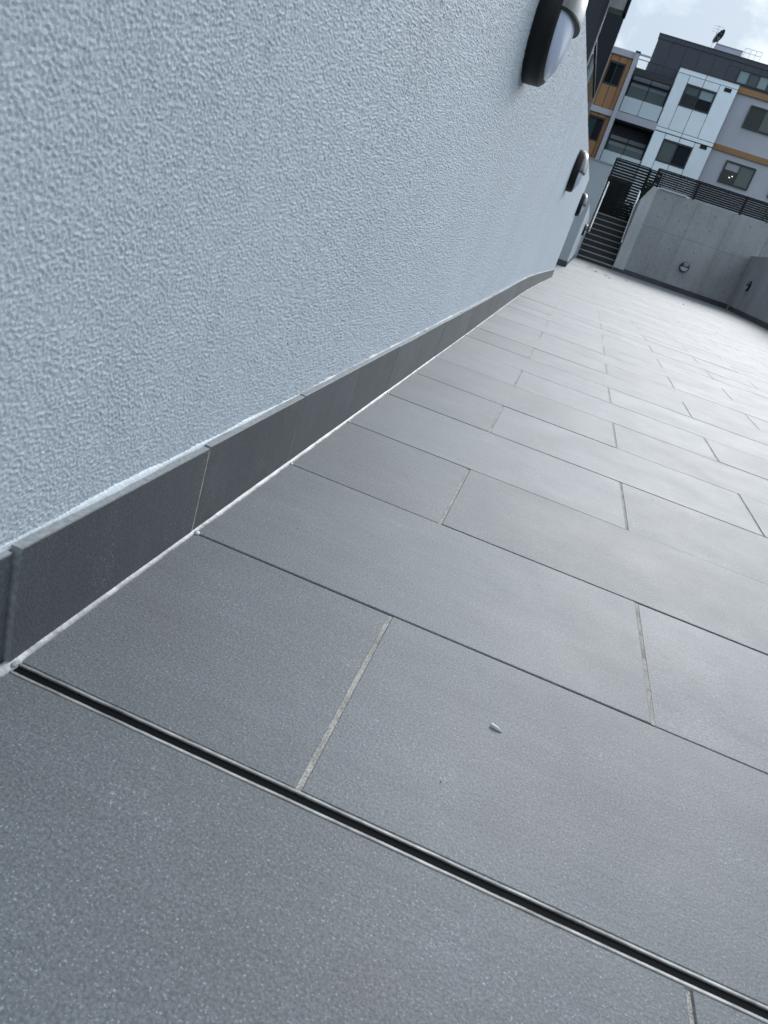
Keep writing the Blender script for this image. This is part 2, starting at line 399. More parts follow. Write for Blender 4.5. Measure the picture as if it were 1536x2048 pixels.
def skirting(parent, x, y0, y1, h=0.1125, th=0.0105, y_first=None, jitter=True, ends=()):
    ya = y_first if y_first is not None else y0
    cuts = [y0] + [c for c in np.arange(ya, y1, ROW) if y0 + 0.02 < c < y1 - 0.02] + [y1]
    for a, b in zip(cuts[:-1], cuts[1:]):
        d = random.uniform(-0.0003, 0.0003) if jitter else 0; hz = random.uniform(-0.0015, 0.0015) if jitter else 0
        if jitter and abs(b - 0.414) < 0.01: d = -0.0035; hz = -0.0035
        a_, b_ = a + 0.0016, b - 0.0016
        if abs(a - 0.414) < 0.01: a_ = a + 0.0035
        z0a, z0b = zf(a_) - 0.004, zf(b_) - 0.004; z1a, z1b = zf(a_) + h + hz, zf(b_) + h + hz
        X0, X1 = x - th - 0.006, x + d; c = 0.0009
        vv = [(X0, a_, z0a), (X1, a_, z0a), (X1, b_, z0b), (X0, b_, z0b), (X0, a_, z1a), (X1 - c, a_, z1a), (X1 - c, b_, z1b), (X0, b_, z1b), (X1, a_, z1a - c), (X1, b_, z1b - c)]
        ff = [(4, 5, 6, 7), (5, 8, 9, 6), (1, 2, 9, 8), (0, 1, 8, 5, 4), (3, 7, 6, 9, 2)]
        o = mesh_obj('skirting_tile', vv, ff, ['skirt', 'tile_edge'], parent)
        for pi in (0, 3, 4): o.data.polygons[pi].material_index = 1
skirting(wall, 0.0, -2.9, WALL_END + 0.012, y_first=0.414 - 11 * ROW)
# end return of the skirting
box('skirting_end', -0.21, 0.0, WALL_END + 0.002, WALL_END + 0.0125, zf(WALL_END) - 0.004, zf(WALL_END) + 0.111, 'skirt', wall)
# thin grout between skirting tiles, set back
v = MB()
for c in np.arange(0.414 - 11 * ROW, WALL_END, ROW):
    if abs(c - 0.414) < 0.02: continue
    v.box(-0.012, (0.0 if abs(c - 0.414 - ROW) < 0.01 else -0.0004), c - 0.0017, c + (0.0010 if abs(c - 0.414 - ROW) < 0.01 else 0.0), zf(c) - 0.003, zf(c) + 0.107)
o = v.build('skirting_grout', 'grout', wall); o['kind'] = 'stuff'
# white paint and caulk line on top of the skirting
v = []; f = []; ny = 900
yc = np.concatenate([np.linspace(0.05, 3, 700), np.linspace(3.01, WALL_END, 240)])
w1 = np.interp(yc, np.linspace(0, 12, 700), rng.random(700)); w2 = np.interp(yc, np.linspace(0, 12, 220), rng.random(220))
for i, y in enumerate(yc):
    zt = zf(y) + 0.1118; w = 0.0010 + 0.0008 * w1[i] + 0.0042 * w2[i] ** 4; dp = 0.0010 + 0.0006 * w1[i] + 0.0026 * w2[i] ** 3
    v += [(RX - 0.002, y, zt + w + 0.002), (RX + 0.0012, y, zt + w), (RX + dp * 0.8, y, zt + w * 0.35), (RX + dp, y, zt - 0.0005), (RX + dp, y, zt - 0.004)]
    if i:
        a = 5 * (i - 1)
        for q in range(4): f.append((a + q, a + q + 1, a + q + 6, a + q + 5))
mesh_obj('caulk_line', v, [q[::-1] for q in f], 'caulk', wall, smooth=True)
# sealant bead at the foot of the skirting
v = []; f = []
ys2 = np.concatenate([np.linspace(-0.6, 2.5, 620), np.linspace(2.51, WALL_END, 240)])
w1 = np.interp(ys2, np.linspace(-1, 12, 700), rng.random(700)); w2 = np.interp(ys2, np.linspace(-1, 12, 90), rng.random(90))
for i, y in enumerate(ys2):
    z = zf(y); w = 0.0026 + 0.0006 * w1[i] + 0.0014 * w2[i]; h = 0.0022 + 0.0005 * w1[i] + 0.0010 * w2[i]
    fa_ = float(np.interp(y, [1.6, 2.6], [1.0, 0.45])); w *= fa_; h *= fa_
    if 0.405 < y < 0.428: w += 0.0012
    v += [(-0.003, y, z + h + 0.001), (0.0005, y, z + h), (w * 0.55, y, z + h * 0.52), (w, y, z + 0.0007), (w + 0.001, y, z - 0.003)]
    if i:
        a = 5 * (i - 1)
        for q in range(4): f.append((a + q, a + q + 1, a + q + 6, a + q + 5))
mesh_obj('sealant_bead', v, [q[::-1] for q in f], 'sealant', wall, smooth=True)
# blobs of sealant where the long joints meet the wall
mb = MB()
for k in range(1, 16):
    y = 0.4185 + ROW * k; r = random.uniform(0.0025, 0.0045)
    bm = bmesh.new(); bmesh.ops.create_icosphere(bm, subdivisions=1, radius=r)
    mb.add([(0.005 + q.co.x, y + q.co.y, zf(y) + 0.0008 + q.co.z * 0.55) for q in bm.verts], [[w.index for w in q.verts] for q in bm.faces]); bm.free()
o = mb.build('sealant_blobs', 'caulk', wall, smooth=True); o['kind'] = 'stuff'

# ------------------------------------------------------------------ slot drain
drain = thing('slot_drain', (0.0, 0.418, 0), 'narrow stainless steel slot drain crossing the dark pavers in the foreground', 'drain')
def strip(y0, y1, top):
    n = 160; v = []; f = []
    for i in range(n + 1):
        x = 0.004 + (XR - 0.006 - 0.004) * (i / n) ** 2
        j = random.uniform(-0.0002, 0.0002)
        v += [(x, y0 + j, top - 0.03), (x, y0 + j, top - 0.0005), (x, y0 + 0.0006 + j, top), (x, y1 - 0.0006 + j, top), (x, y1 + j, top - 0.0005), (x, y1 + j, top - 0.03)]
        if i:
            a = 6 * (i - 1)
            for q in range(5): f.append((a + q, a + q + 6, a + q + 7, a + q + 1))
    return mesh_obj('edge_strip', v, [q[::-1] for q in f], 'steel', drain)
strip(0.4227, 0.4254, 0.0005); strip(0.4114, 0.4143, 0.0005)
mb = MB().box(0.003, XR - 0.004, 0.4144, 0.4226, -0.03, -0.0012); mb.build('channel', 'slot', drain)
# dark filler lines beside the strips
MB().box(0.003, XR - 0.005, 0.4255, 0.4264, -0.02, -0.0009).box(0.003, XR - 0.005, 0.4105, 0.4113, -0.02, -0.0006).build('filler_line', 'tile_edge', drain)
bm = bmesh.new(); bmesh.ops.create_icosphere(bm, subdivisions=2, radius=0.0045)
for q in bm.verts:
    q.co *= 0.8 + 0.4 * random.random(); q.co.z *= 0.4; q.co.y *= 1.1; q.co.x *= 0.6
vv = [(0.003 + q.co.x, 0.421 + q.co.y, 0.001 + q.co.z) for q in bm.verts]; ff = [[w.index for w in q.verts] for q in bm.faces]; bm.free()
mesh_obj('end_sealant', vv, ff, 'tile_edge', drain, smooth=True)

# ------------------------------------------------------------------ bulkhead lights
def lathe(prof, n, mask=None):
    v = []; f = []
    for (r, d) in prof:
        for i in range(n):
            th = 2 * math.pi * i / n; v.append((r * math.cos(th), r * math.sin(th), d))
    for k in range(len(prof) - 1):
        for i in range(n):
            if mask and not mask(2 * math.pi * (i + 0.5) / n): continue
            j = (i + 1) % n; f.append((k * n + i, k * n + j, (k + 1) * n + j, (k + 1) * n + i))
    return v, f
def dome(R_, d0, hgt, n=64, rings=10):
    return [(R_ * math.cos(a), d0 + hgt * math.sin(a)) for a in [math.pi / 2 * i / rings * 0.995 for i in range(rings + 1)]]
light_meshes = {}
def build_light_meshes():
    def mk(name, v, f, k, smooth=True):
        me = bpy.data.meshes.new(name); me.from_pydata(v, [], f); me.materials.append(M[k])
        me.polygons.foreach_set('use_smooth', [smooth] * len(f))
        try: me.set_sharp_from_angle(angle=math.radians(35))
        except Exception: pass
        light_meshes[name] = me
    mk('base', *lathe([(0.0, 0.0), (0.150, 0.0), (0.150, 0.012), (0.1505, 0.013), (0.1490, 0.043), (0.1470, 0.046)], 72), 'black')
    mk('bezel', *lathe([(0.147, 0.0462), (0.139, 0.054), (0.132, 0.0555), (0.130, 0.050)], 72), 'black')
    # lower half: diffuser dome;  upper half: eyelid standing 4 mm proud
    mk('diffuser', *lathe(dome(0.130, 0.050, 0.036), 72, lambda th: math.sin(th) < 0.06), 'diff')
    mk('eyelid', *lathe(dome(0.138, 0.052, 0.046), 72, lambda th: math.sin(th) > 0.0), 'lid')
    mb = MB()                                                   # black lip under the eyelid
    pr = dome(0.1385, 0.0515, 0.0475); pin = dome(0.128, 0.048, 0.035)
    for s_ in (1, -1):
        vv = []; ff = []
        for (r, d), (r2, d2) in zip(pr, pin):
            vv += [(s_ * r, -0.0045, d), (s_ * r, 0.0005, d), (s_ * r2, -0.0045, d2)]
        for i in range(len(pr) - 1):
            a = 3 * i; ff += [(a, a + 1, a + 4, a + 3), (a + 2, a, a + 3, a + 5)]
        mb.add(vv, ff)
    mk('lip', mb.v, mb.f, 'black', False)
build_light_meshes()
def bulkhead(loc, axis, label):
    o = thing('bulkhead_light', loc, label, 'wall light', 'round bulkhead lights along the walls')
    # local: x across, y up, z out of the wall
    zc = Vector(axis); yc_ = Vector((0, 0, 1)); xc = yc_.cross(zc)
    mt = Matrix((xc, yc_, zc)).transposed(); o.rotation_euler = mt.to_euler()
    for k in ('base', 'bezel', 'diffuser', 'eyelid', 'lip'):
        c = link(bpy.data.objects.new(k, light_meshes[k])); c.parent = o
    return o
bulkhead((RX - 0.001, 2.185, 0.906), (1, 0, 0), 'largest black bulkhead light cut by the top edge, on the stippled wall')
bulkhead((RX - 0.001, 6.29, 0.909), (1, 0, 0), 'middle bulkhead light on the stippled wall, below its top edge')
bulkhead((RX - 0.001, 11.02, 0.903), (1, 0, 0), 'bulkhead light at the far end of the stippled wall')
bulkhead((3.36, YE - 0.012, 0.785), (0, -1, 0), 'round bulkhead light facing the camera on the grey concrete wall')
bulkhead((XR - 0.001, 24.1, 0.83), (-1, 0, 0), 'bulkhead light seen edge-on on the right-hand concrete wall')

# ------------------------------------------------------------------ wall section beyond the opening, wall beside the stairs
w2 = thing('rendered_wall', (0, 20, 0), 'short pale rendered wall stub beyond the opening, its grey end facing the camera', 'wall')
mesh_obj('render_face', boxv(-1.75, 0.045, 16.0, YE - 0.05, -0.2, 1.185), BF, 'render_far', w2)
box('skirting_end', -1.7, 0.056, 15.988, 15.999, zf(16) - 0.004, zf(16) + 0.115, 'skirt', w2)
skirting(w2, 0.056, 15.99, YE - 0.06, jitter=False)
bulkhead((0.045, 21.2, 0.80), (1, 0, 0), 'small dark bulkhead light beside the foot of the left handrail')
w3 = thing('rendered_wall', (-0.8, 25.8, 0), 'tall white rendered wall with thin metal coping left of the stairs', 'wall')
box('render_face', -2.2, 0.10, YE - 0.04, YE + 0.20, -0.2, 2.83, 'render_far', w3)
box('coping', -2.25, 0.125, YE - 0.07, YE + 0.23, 2.832, 2.868, 'trim', w3)
box('side_return', -0.12, 0.098, YE + 0.201, 28.9, 0.0, 2.55, 'render_far', w3)
w4 = thing('rendered_wall', (-1.7, 13.5, 0), 'pale rendered back wall of the recess behind the opening', 'wall')
box('render_face', -1.9, -1.62, WALL_END - 1.0, 16.0, -0.2, 1.24, 'render_far', w4)

# ------------------------------------------------------------------ stairs and handrails
SX0, SX1 = 0.11, 1.31
stairs = thing('staircase', (0.7, YE, zf(YE)), 'dark charcoal staircase with pale nosing strips climbing between the walls', 'stairs')
z0 = zf(YE); RI, GO = 0.179, 0.27
for k in range(9):
    za = z0 + (0.13 - z0) + RI * k if k else 0.13
    y = YE + 0.01 + GO * k
    st = box('step', SX0, SX1, y, y + GO - 0.001 if k < 8 else 28.9, -0.3, za - 0.012 - (0.0 if k else 0), 'step', stairs)
    box('nosing', SX0 + 0.003, SX1 - 0.003, y - 0.006, y + 0.05, za - 0.0115, za + 0.016, 'nosing', st)
def handrail(x, label, zb, zt):
    h = thing('handrail', (x, YE + 0.1, 0.9), label, 'handrail', 'steel handrails of the staircase')
    p0 = Vector((x, YE + 0.02, zb)); p1 = Vector((x, 28.0, zt))
    path_tube([p0 + Vector((0, -0.02, -0.10)), p0, p1, p1 + Vector((0, 0.12, 0.0))], 0.031).build('rail', 'rail', h)
    for q in (0.12, 0.5, 0.88):
        p = p0.lerp(p1, q); sx = -0.07 if x < 0.5 else 0.07
        path_tube([p, p + Vector((0, 0, -0.06)), p + Vector((sx, 0, -0.06))], 0.009, 6).build('bracket', 'steel', h)
handrail(0.175, 'left stainless steel handrail of the dark staircase', 0.97, 2.54)
handrail(1.255, 'right stainless steel handrail of the dark staircase, against the concrete', 0.97, 2.57)

# ------------------------------------------------------------------ concrete end wall, built of cast panels
cw = thing('concrete_wall', (3.4, YE, 0), 'grey cast concrete retaining wall with tie holes, right of the stairs', 'wall')
CT = 2.64
xs = [1.64, 2.30, 2.95, 4.05, 5.25, 6.6, 8.0]
box('core', 1.5, 8.0, YE + 0.012, YE + 0.30, -0.2, CT - 0.004, 'concrete', cw)
for a, b in zip(xs[:-1], xs[1:]):
    for (za, zb) in ((-0.1, 1.55), (1.55, CT)):
        if a == 2.30 and za < 0: pass
        box('concrete_panel', a + 0.0042, b - 0.0042, YE + random.uniform(-0.001, 0.002), YE + 0.0119, za + 0.0042, zb - 0.0042, 'concrete', cw)
pv = [(1.31, .0), (1.655, 0.0), (1.645, CT), (1.50, CT + .02), (1.30, 2.20)]
n_ = len(pv); v = [(x, YE - 0.03, z - (0.1 if z == 0 else 0)) for x, z in pv] + [(x, 29.0 if i in (0, 4) else YE + 0.3, z - (0.1 if z == 0 else 0)) for i, (x, z) in enumerate(pv)]
mesh_obj('end_pier', v, [tuple(range(n_)), tuple(range(2 * n_ - 1, n_ - 1, -1))] + [(i, n_ + i, n_ + (i + 1) % n_, (i + 1) % n_) for i in range(n_)], 'concrete_lt', cw)
for x in (1.95, 2.62, 3.5, 4.65):
    for z in (0.45, 1.20, 1.95, 2.4):
        vv, ff = tube((x + random.uniform(-.1, .1), YE - 0.002, z + random.uniform(-.06, .06)), (x, YE + 0.01, z), 0.022, 8)
        c = Vector((x + random.uniform(-.12, .12), 0, z + random.uniform(-.08, .08)))
        vv, ff = tube((c.x, YE - 0.0025, c.z), (c.x, YE + 0.01, c.z), 0.016, 8)
        mesh_obj('tie_hole', vv, ff, 'hole', cw)
box('flashing', 1.72, 2.55, YE - 0.03, YE + 0.1, CT + 0.002, CT + 0.05, 'caulk', cw)
cuts = np.arange(1.66, XR, 0.606)
for a in cuts:
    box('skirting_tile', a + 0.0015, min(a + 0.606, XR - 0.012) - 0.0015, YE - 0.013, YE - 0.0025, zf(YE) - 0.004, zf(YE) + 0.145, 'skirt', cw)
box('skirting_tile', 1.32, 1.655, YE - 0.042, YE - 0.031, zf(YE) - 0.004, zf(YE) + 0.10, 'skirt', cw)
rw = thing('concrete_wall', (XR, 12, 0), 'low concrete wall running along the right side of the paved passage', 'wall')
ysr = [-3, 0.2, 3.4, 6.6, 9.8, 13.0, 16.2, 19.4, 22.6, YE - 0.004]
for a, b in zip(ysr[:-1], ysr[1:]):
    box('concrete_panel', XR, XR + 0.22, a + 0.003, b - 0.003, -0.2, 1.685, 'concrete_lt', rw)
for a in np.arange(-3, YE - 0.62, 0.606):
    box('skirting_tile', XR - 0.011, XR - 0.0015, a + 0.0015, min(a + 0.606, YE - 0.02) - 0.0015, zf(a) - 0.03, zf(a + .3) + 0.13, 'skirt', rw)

# ------------------------------------------------------------------ slatted fences
def fence(name, label, x0, x1, y, z0, z1, n, posts, group=None, back=0.0, slat=0.048):
    o = thing(name, ((x0 + x1) / 2, y, z0), label, 'fence', group)
    cuts = sorted(set([x0] + posts + [x1])); pitch = (z1 - z0) / n
    for a, b in zip(cuts[:-1], cuts[1:]):
        me = None
        for i in range(n):
            z = z0 + pitch * (i + 0.5)
            if me is None:
                s_ = box('slat', a + 0.004, b - 0.004, y - 0.012, y + 0.012, z - slat / 2, z + slat / 2, 'charcoal', o); me = s_.data
            else:
                s_ = link(bpy.data.objects.new('slat', me)); setloc(s_, ((a + b) / 2, y, z), o)
    for p in cuts: box('post', p - 0.03, p + 0.03, y - 0.016, y + 0.035, z0 - 0.12, z1 + 0.02, 'charcoal', o)
    box('top_rail', x0, x1, y - 0.018, y + 0.02, z1 + 0.0, z1 + 0.035, 'charcoal', o)
    return o
fence('slat_fence', 'charcoal horizontal slat fence along the top of the grey concrete wall', 1.47, 7.4, YE + 0.16, CT + 0.04, 3.155, 8, [2.76, 4.22, 5.70])
fence('slat_screen', 'tall dark slatted gate screen at the top of the staircase', 0.13, 1.33, 29.0, 1.62, 3.40, 20, [], slat=0.068)
o = fence('slat_fence', 'short dark slat fence panel returning beside the gate screen', 1.36, 1.75, 28.85, 2.3, 3.36, 12, [], slat=0.066)
lb = thing('letterbox_unit', (0.45, 29.25, 1.6), 'dark metal letterbox cabinet behind the slatted gate screen', 'cabinet')
box('cabinet', 0.14, 0.72, 29.1, 29.4, 1.62, 2.75, 'charcoal', lb)
box('door', 0.18, 0.68, 29.085, 29.098, 2.15, 2.7, 'dark_panel', lb)
# shrubs
def shrub(x, y, z, rx, ry, rz, n, label, leaf=0.05):
    o = thing('shrub', (x, y, z), label, 'shrub', None)
    mb = MB()
    for i in range(7): mb.add(*tube((x + random.uniform(-.3, .3) * rx, y, z), (x + random.uniform(-.8, .8) * rx, y + random.uniform(-.5, .5) * ry, z + rz * random.uniform(.9, 1.6)), 0.008, 5))
    mb.build('stems', 'stem', o)
    v = []; f = []
    for i in range(n):
        u = rng.normal(size=3); u /= np.linalg.norm(u); r_ = rng.random() ** 0.4
        c = np.array([x, y, z + rz]) + u * r_ * np.array([rx, ry, rz]) * (0.85 + 0.3 * rng.random())
        a = rng.normal(size=3); a /= np.linalg.norm(a); b = np.cross(a, rng.normal(size=3)); b /= np.linalg.norm(b)
        s_ = leaf * (0.6 + 0.8 * rng.random()); k = len(v)
        v += [c - a * s_, c + b * s_ * 0.45, c + a * s_, c - b * s_ * 0.45]; f.append((k, k + 1, k + 2, k + 3))
    mesh_obj('foliage', v, f, 'leaf', o)
shrub(0.72, 29.7, 1.55, 0.75, 0.3, 0.38, 1800, 'dark green hedge behind the lower slats of the gate screen')
shrub(1.52, 29.2, 2.35, 0.16, 0.2, 0.36, 500, 'small green shrub between gate screen and wall fence')
shrub(6.1, 28.3, 2.4, 0.8, 0.5, 0.75, 1200, 'green shrub behind the right end of the slat fence')

# ------------------------------------------------------------------ apartment building across the terrace
DB = 50.9
def BP(x, z, dy=0.0):
    k = (DB + dy) / 36.85
    return 0.306 + (x - 0.306) * k, 0.4335 + (z - 0.4335) * k
apt = thing('apartment_building', (3, DB, 2.0), 'three-storey apartment block with white, grey and timber-look cladding beyond the fence', 'building')
def bb(name, x0, x1, z0, z1, d0, d1, material, parent=apt):
    X0, Z0 = BP(x0, z0, d0); X1, Z1 = BP(x1, z1, d0)
    return box(name, X0, X1, DB + d0, DB + d1, Z0, Z1, material, parent)
G = 0.011
# white projecting bay: backing box and panels
bb('bay_backing', 1.135, 3.655, 1.8, 8.09, 0.045, 3.0, 'dark_wall')
def panel(x0, x1, z0, z1, k='white_panel', d=0.0): return bb('cladding_panel', x0 + G, x1 - G, z0 + G, z1 - G, d, d + 0.04, k)
for (x0, x1, z0, z1) in [(1.13, 2.27, 7.91, 8.10), (2.27, 3.66, 7.91, 8.10), (1.13, 2.27, 5.685, 5.84), (2.27, 3.66, 5.685, 5.84)]: panel(x0, x1, z0, z1)
for (zt, zb, wt, wb) in [(7.91, 5.84, 7.61, 6.78), (5.665, 1.9, 5.46, 4.585)]:
    panel(1.13, 1.63, zb, zt); panel(2.92, 3.66, zb, zt)
    for a, b in ((1.63, 2.27), (2.27, 2.92)): panel(a, b, wt, zt); panel(a, b, zb, wb)
bb('bay_side', 1.125, 1.137, 1.8, 8.09, 0.02, 3.0, 'white_panel')
bb('bay_cap', 1.10, 3.69, 8.10, 8.125, -0.03, 3.0, 'frame')
def window(x0, x1, z0, z1, d, panes, parent=apt, fr=0.055, split=None, extra=None):
    w = bb('window', x0, x1, z0, z1, d + 0.06, d + 0.12, 'frame', parent)
    bb('head', x0, x1, z1 - fr * 1.15, z1, d - 0.02, d + 0.059, 'frame', w); bb('sill', x0, x1, z0, z0 + fr, d - 0.02, d + 0.059, 'frame', w)
    bb('jamb', x0, x0 + fr, z0 + fr, z1 - fr * 1.15, d - 0.02, d + 0.059, 'frame', w); bb('jamb', x1 - fr, x1, z0 + fr, z1 - fr * 1.15, d - 0.02, d + 0.059, 'frame', w)
    n = len(panes); X = [x0 + fr + (x1 - x0 - 2 * fr) * i / n for i in range(n + 1)]
    for i, k in enumerate(panes):
        bb('pane', X[i] + (0.016 if i else 0), X[i + 1] - (0.016 if i < n - 1 else 0), z0 + fr, z1 - fr * 1.15, d + 0.035 + 0.012 * (i % 2), d + 0.0595, k, w)
        if i: bb('mullion', X[i] - 0.022, X[i] + 0.022, z0 + fr, z1 - fr * 1.15, d - 0.005, d + 0.03, 'frame', w)
    for e in (extra or []): bb(e[0], *e[1:5], d + e[5], d + e[5] + 0.006, e[6], w)
    return w
window(1.63, 2.92, 6.78, 7.61, 0.0, ['glass_dk', 'glass'], extra=[('blind', 2.31, 2.85, 7.22, 7.53, 0.036, 'glass_lt'), ('blind', 1.70, 2.22, 7.25, 7.53, 0.026, 'glass')])
window(1.63, 2.92, 4.585, 5.46, 0.0, ['glass', 'glass_lt'])
bb('vent', 3.13, 3.43, 7.725, 7.875, -0.012, -0.002, 'black'); bb('vent', 3.16, 3.46, 5.515, 5.665, -0.012, -0.002, 'black')
# grey rendered wing at right
bb('grey_wall', 3.662, 9.5, 1.8, 7.83, 0.6, 4.0, 'grey_wall')
bb('timber_band', 3.665, 9.5, 7.832, 8.04, 0.50, 4.0, 'orange'); bb('timber_band', 3.665, 9.5, 5.66, 5.875, 0.52, 0.598, 'orange')
window(4.41, 5.72, 6.71, 7.56, 0.53, ['glass_dk', 'glass'])
w_ = window(4.43, 5.72, 4.55, 5.42, 0.53, ['glass_dk', 'glass'], extra=[('blind', 4.50, 5.05, 5.07, 5.35, 0.026, 'blind')])
for (x, z) in ((4.80, 4.80), (4.89, 4.87)): bb('pane_spot', x, x + 0.04, z, z + 0.025, 0.55, 0.562, 'glow_spot', w_)  # two tiny emissive spots laid flush against the front of the dark pane
window(6.6, 7.9, 6.71, 7.56, 0.53, ['glass_dk', 'glass']); window(6.6, 7.9, 4.55, 5.42, 0.53, ['glass', 'glass'])
# recessed balconies between timber bay and white bay
bb('balcony_back', -0.62, 1.13, 1.8, 7.60, 1.3, 3.0, 'dark_clad')
bb('balcony_slab', -0.64, 1.122, 5.64, 5.93, -0.02, 1.295, 'band')
bb('soffit', -0.60, 1.12, 5.55, 5.638, 0.05, 1.29, 'dark_wall')
def doors(z0, z1, kinds):
    w = bb('glazed_door', -0.56, 1.06, z0, z1, 1.22, 1.29, 'frame')
    for i in range(2):
        a, b = (-0.53, 0.225) if i == 0 else (0.265, 1.03)
        bb('pane', a, b, z0 + 0.04, z1 - 0.03, 1.19, 1.215, kinds[0], w)
        bb('blind', a, b, z0 + (z1 - z0) * 0.872, z1 - 0.03, 1.178, 1.1895, 'blind', w); bb('blind', a, b, z0 + (z1 - z0) * 0.70, z0 + (z1 - z0) * 0.80, 1.178, 1.1895, 'glass_lt', w)
        bb('transom', a, b, z0 + (z1 - z0) * 0.80, z0 + (z1 - z0) * 0.87, 1.165, 1.186, 'frame', w)
doors(5.97, 7.36, ['glass_mid']); doors(3.7, 5.05, ['glass_mid'])
for i, (a, b) in enumerate(((-0.60, 0.19), (0.215, 1.07))):
    bb('balustrade_panel', a, b, 5.955, 6.535, 0.05, 0.07, 'frost'); bb('balustrade_panel', a, b, 3.72, 4.39, 0.05, 0.07, 'frost')
bb('lower_slab', -0.64, 1.122, 3.45, 3.72, -0.02, 1.295, 'band')
bb('pergola_beam', -0.62, 1.12, 7.37, 7.56, 0.0, 0.2, 'frame'); bb('pergola_beam', -0.62, 1.12, 7.40, 7.56, 0.6, 0.8, 'frame')
rr = thing('roof_railing', (0.2, DB, 10.2), 'dark metal railing frames above the recessed balcony of the apartment block', 'railing')
for x in (-0.66, -0.18, 0.22, 0.62, 1.05): bb('post', x - 0.015, x + 0.015, 7.565, 7.93, 0.05, 0.09, 'frame', rr)
bb('rail', -0.66, 1.1, 7.60, 7.63, 0.05, 0.09, 'frame', rr); bb('rail', -0.66, 1.1, 7.925, 7.95, 0.05, 0.09, 'frame', rr); bb('rail', -0.78, -0.14, 8.08, 8.14, 0.02, 0.12, 'band', rr)
# fin and timber bay
bb('fin', -0.82, -0.645, 1.8, 8.14, -0.25, 3.0, 'grey_wall'); bb('fin_cap', -0.84, -0.63, 8.142, 8.20, -0.28, 0.4, 'frame')
for (z0, z1, k) in ((7.885, 8.12, 'band'), (5.645, 5.875, 'band')): bb('pale_band', -3.4, -0.825, z0, z1, -0.08, 3.0, k)
bb('timber_backing', -3.4, -0.825, 1.8, 7.88, 0.045, 3.0, 'dark_wall')
for (a, b) in ((-3.3, -2.5), (-2.5, -1.72), (-1.02, -0.83)):
    panel(a, b, 5.88, 7.88, 'orange'); panel(a, b, 1.9, 5.64, 'orange')
for (a, b) in ((-1.72, -1.36), (-1.36, -1.02)):
    panel(a, b, 7.61, 7.88, 'orange'); panel(a, b, 5.88, 6.75, 'orange'); panel(a, b, 5.49, 5.64, 'orange'); panel(a, b, 1.9, 4.58, 'orange')
window(-1.72, -1.02, 6.75, 7.61, 0.0, ['glass_dk', 'glass']); window(-1.72, -1.02, 4.58, 5.49, 0.0, ['glass', 'glass_lt'])
# dark set-back top storey
bb('top_storey', -0.12, 9.4, 7.3, 8.97, 1.245, 7.0, 'frame')
for a in np.arange(-0.17, 9.3, 0.62):
    if a < 2.9: bb('cladding_panel', a + 0.008, a + 0.612, 7.3, 8.83, 1.2, 1.24, 'dark_clad')
    else:
        bb('cladding_panel', a + 0.008, a + 0.612, 7.3, 8.13, 1.2, 1.24, 'dark_clad'); bb('cladding_panel', a + 0.008, a + 0.612, 8.64, 8.83, 1.2, 1.24, 'dark_clad')
bb('cladding_panel', 2.938, 3.405, 8.138, 8.632, 1.2, 1.24, 'dark_clad'); bb('cladding_panel', 5.95, 9.3, 8.13, 8.64, 1.2, 1.24, 'dark_clad')
bb('parapet', -0.19, 9.45, 8.84, 9.0, 1.17, 1.5, 'dark_clad'); bb('parapet_cap', -0.20, 9.45, 9.002, 9.03, 1.15, 1.6, 'frame')
window(3.41, 5.95, 8.13, 8.64, 1.18, ['glass_lt', 'glass', 'glass_lt', 'glass', 'glass', 'glass_lt'], fr=0.04)
pu = thing('rooftop_unit', (3.5, DB + 3, 13), 'pale grey boxy plant unit on the roof of the apartment block', 'plant unit')
bb('casing', 2.13, 3.21, 8.9, 9.215, 3.0, 4.5, 'unit', pu); bb('lid', 2.11, 3.23, 9.217, 9.235, 2.97, 4.53, 'trim', pu)
# satellite dish
X, Z = BP(2.12, 9.45, 3.2); Y = DB + 3.2
dish = thing('satellite_dish', (X, Y, Z - 0.4), 'dark satellite dish tilted on the roof beside the plant unit', 'satellite dish')
R_ = 0.42; pr = [(R_ * i / 8, 0.18 * (i / 8) ** 2 - 0.1) for i in range(9)]; v, f = lathe(pr, 24)
rot = Vector((-0.85, -0.42, 0.33)).to_track_quat('Z', 'Y').to_matrix()
v2 = [rot @ Vector(q) for q in v]; v3 = [rot @ (Vector(q) + Vector((0, 0, 0.02))) for q in v]
mb = MB().add([(q.x + X, q.y + Y, q.z + Z) for q in v2], f).add([(q.x + X, q.y + Y, q.z + Z) for q in v3], f); mb.build('reflector', 'dark_panel', dish, smooth=True)
path_tube([(X, Y, Z - 0.5), (X, Y + .05, Z)], 0.03, 6).build('mast', 'trim', dish)
q = rot @ Vector((0, 0, 0.35)); path_tube([(X, Y, Z - 0.2), (X + q.x, Y + q.y, Z + q.z)], 0.012, 5).build('feed_arm', 'trim', dish)
an = thing('roof_aerial', (X - .3, Y, Z), 'thin television aerial rods above the roof', 'aerial')
path_tube([(X - 0.25, Y, Z - 0.7), (X - 0.25, Y, Z + 0.55)], 0.012, 5).build('mast', 'trim', an)
for dz in (0.2, 0.35, 0.5): path_tube([(X - 0.55, Y, Z + dz), (X + 0.05, Y, Z + dz)], 0.007, 5).build('rod', 'trim', an)
rk = thing('rooftop_rail', (5, DB + 3, 13), 'thin pale guard rail on the roof right of the plant unit', 'railing')
for x in (3.26, 3.5, 3.72, 3.94): bb('post', x, x + 0.012, 8.95, 9.36, 3.0, 3.02, 'trim', rk)
for z in (9.2, 9.35): bb('rail', 3.26, 3.95, z, z + 0.012, 3.0, 3.02, 'trim', rk)

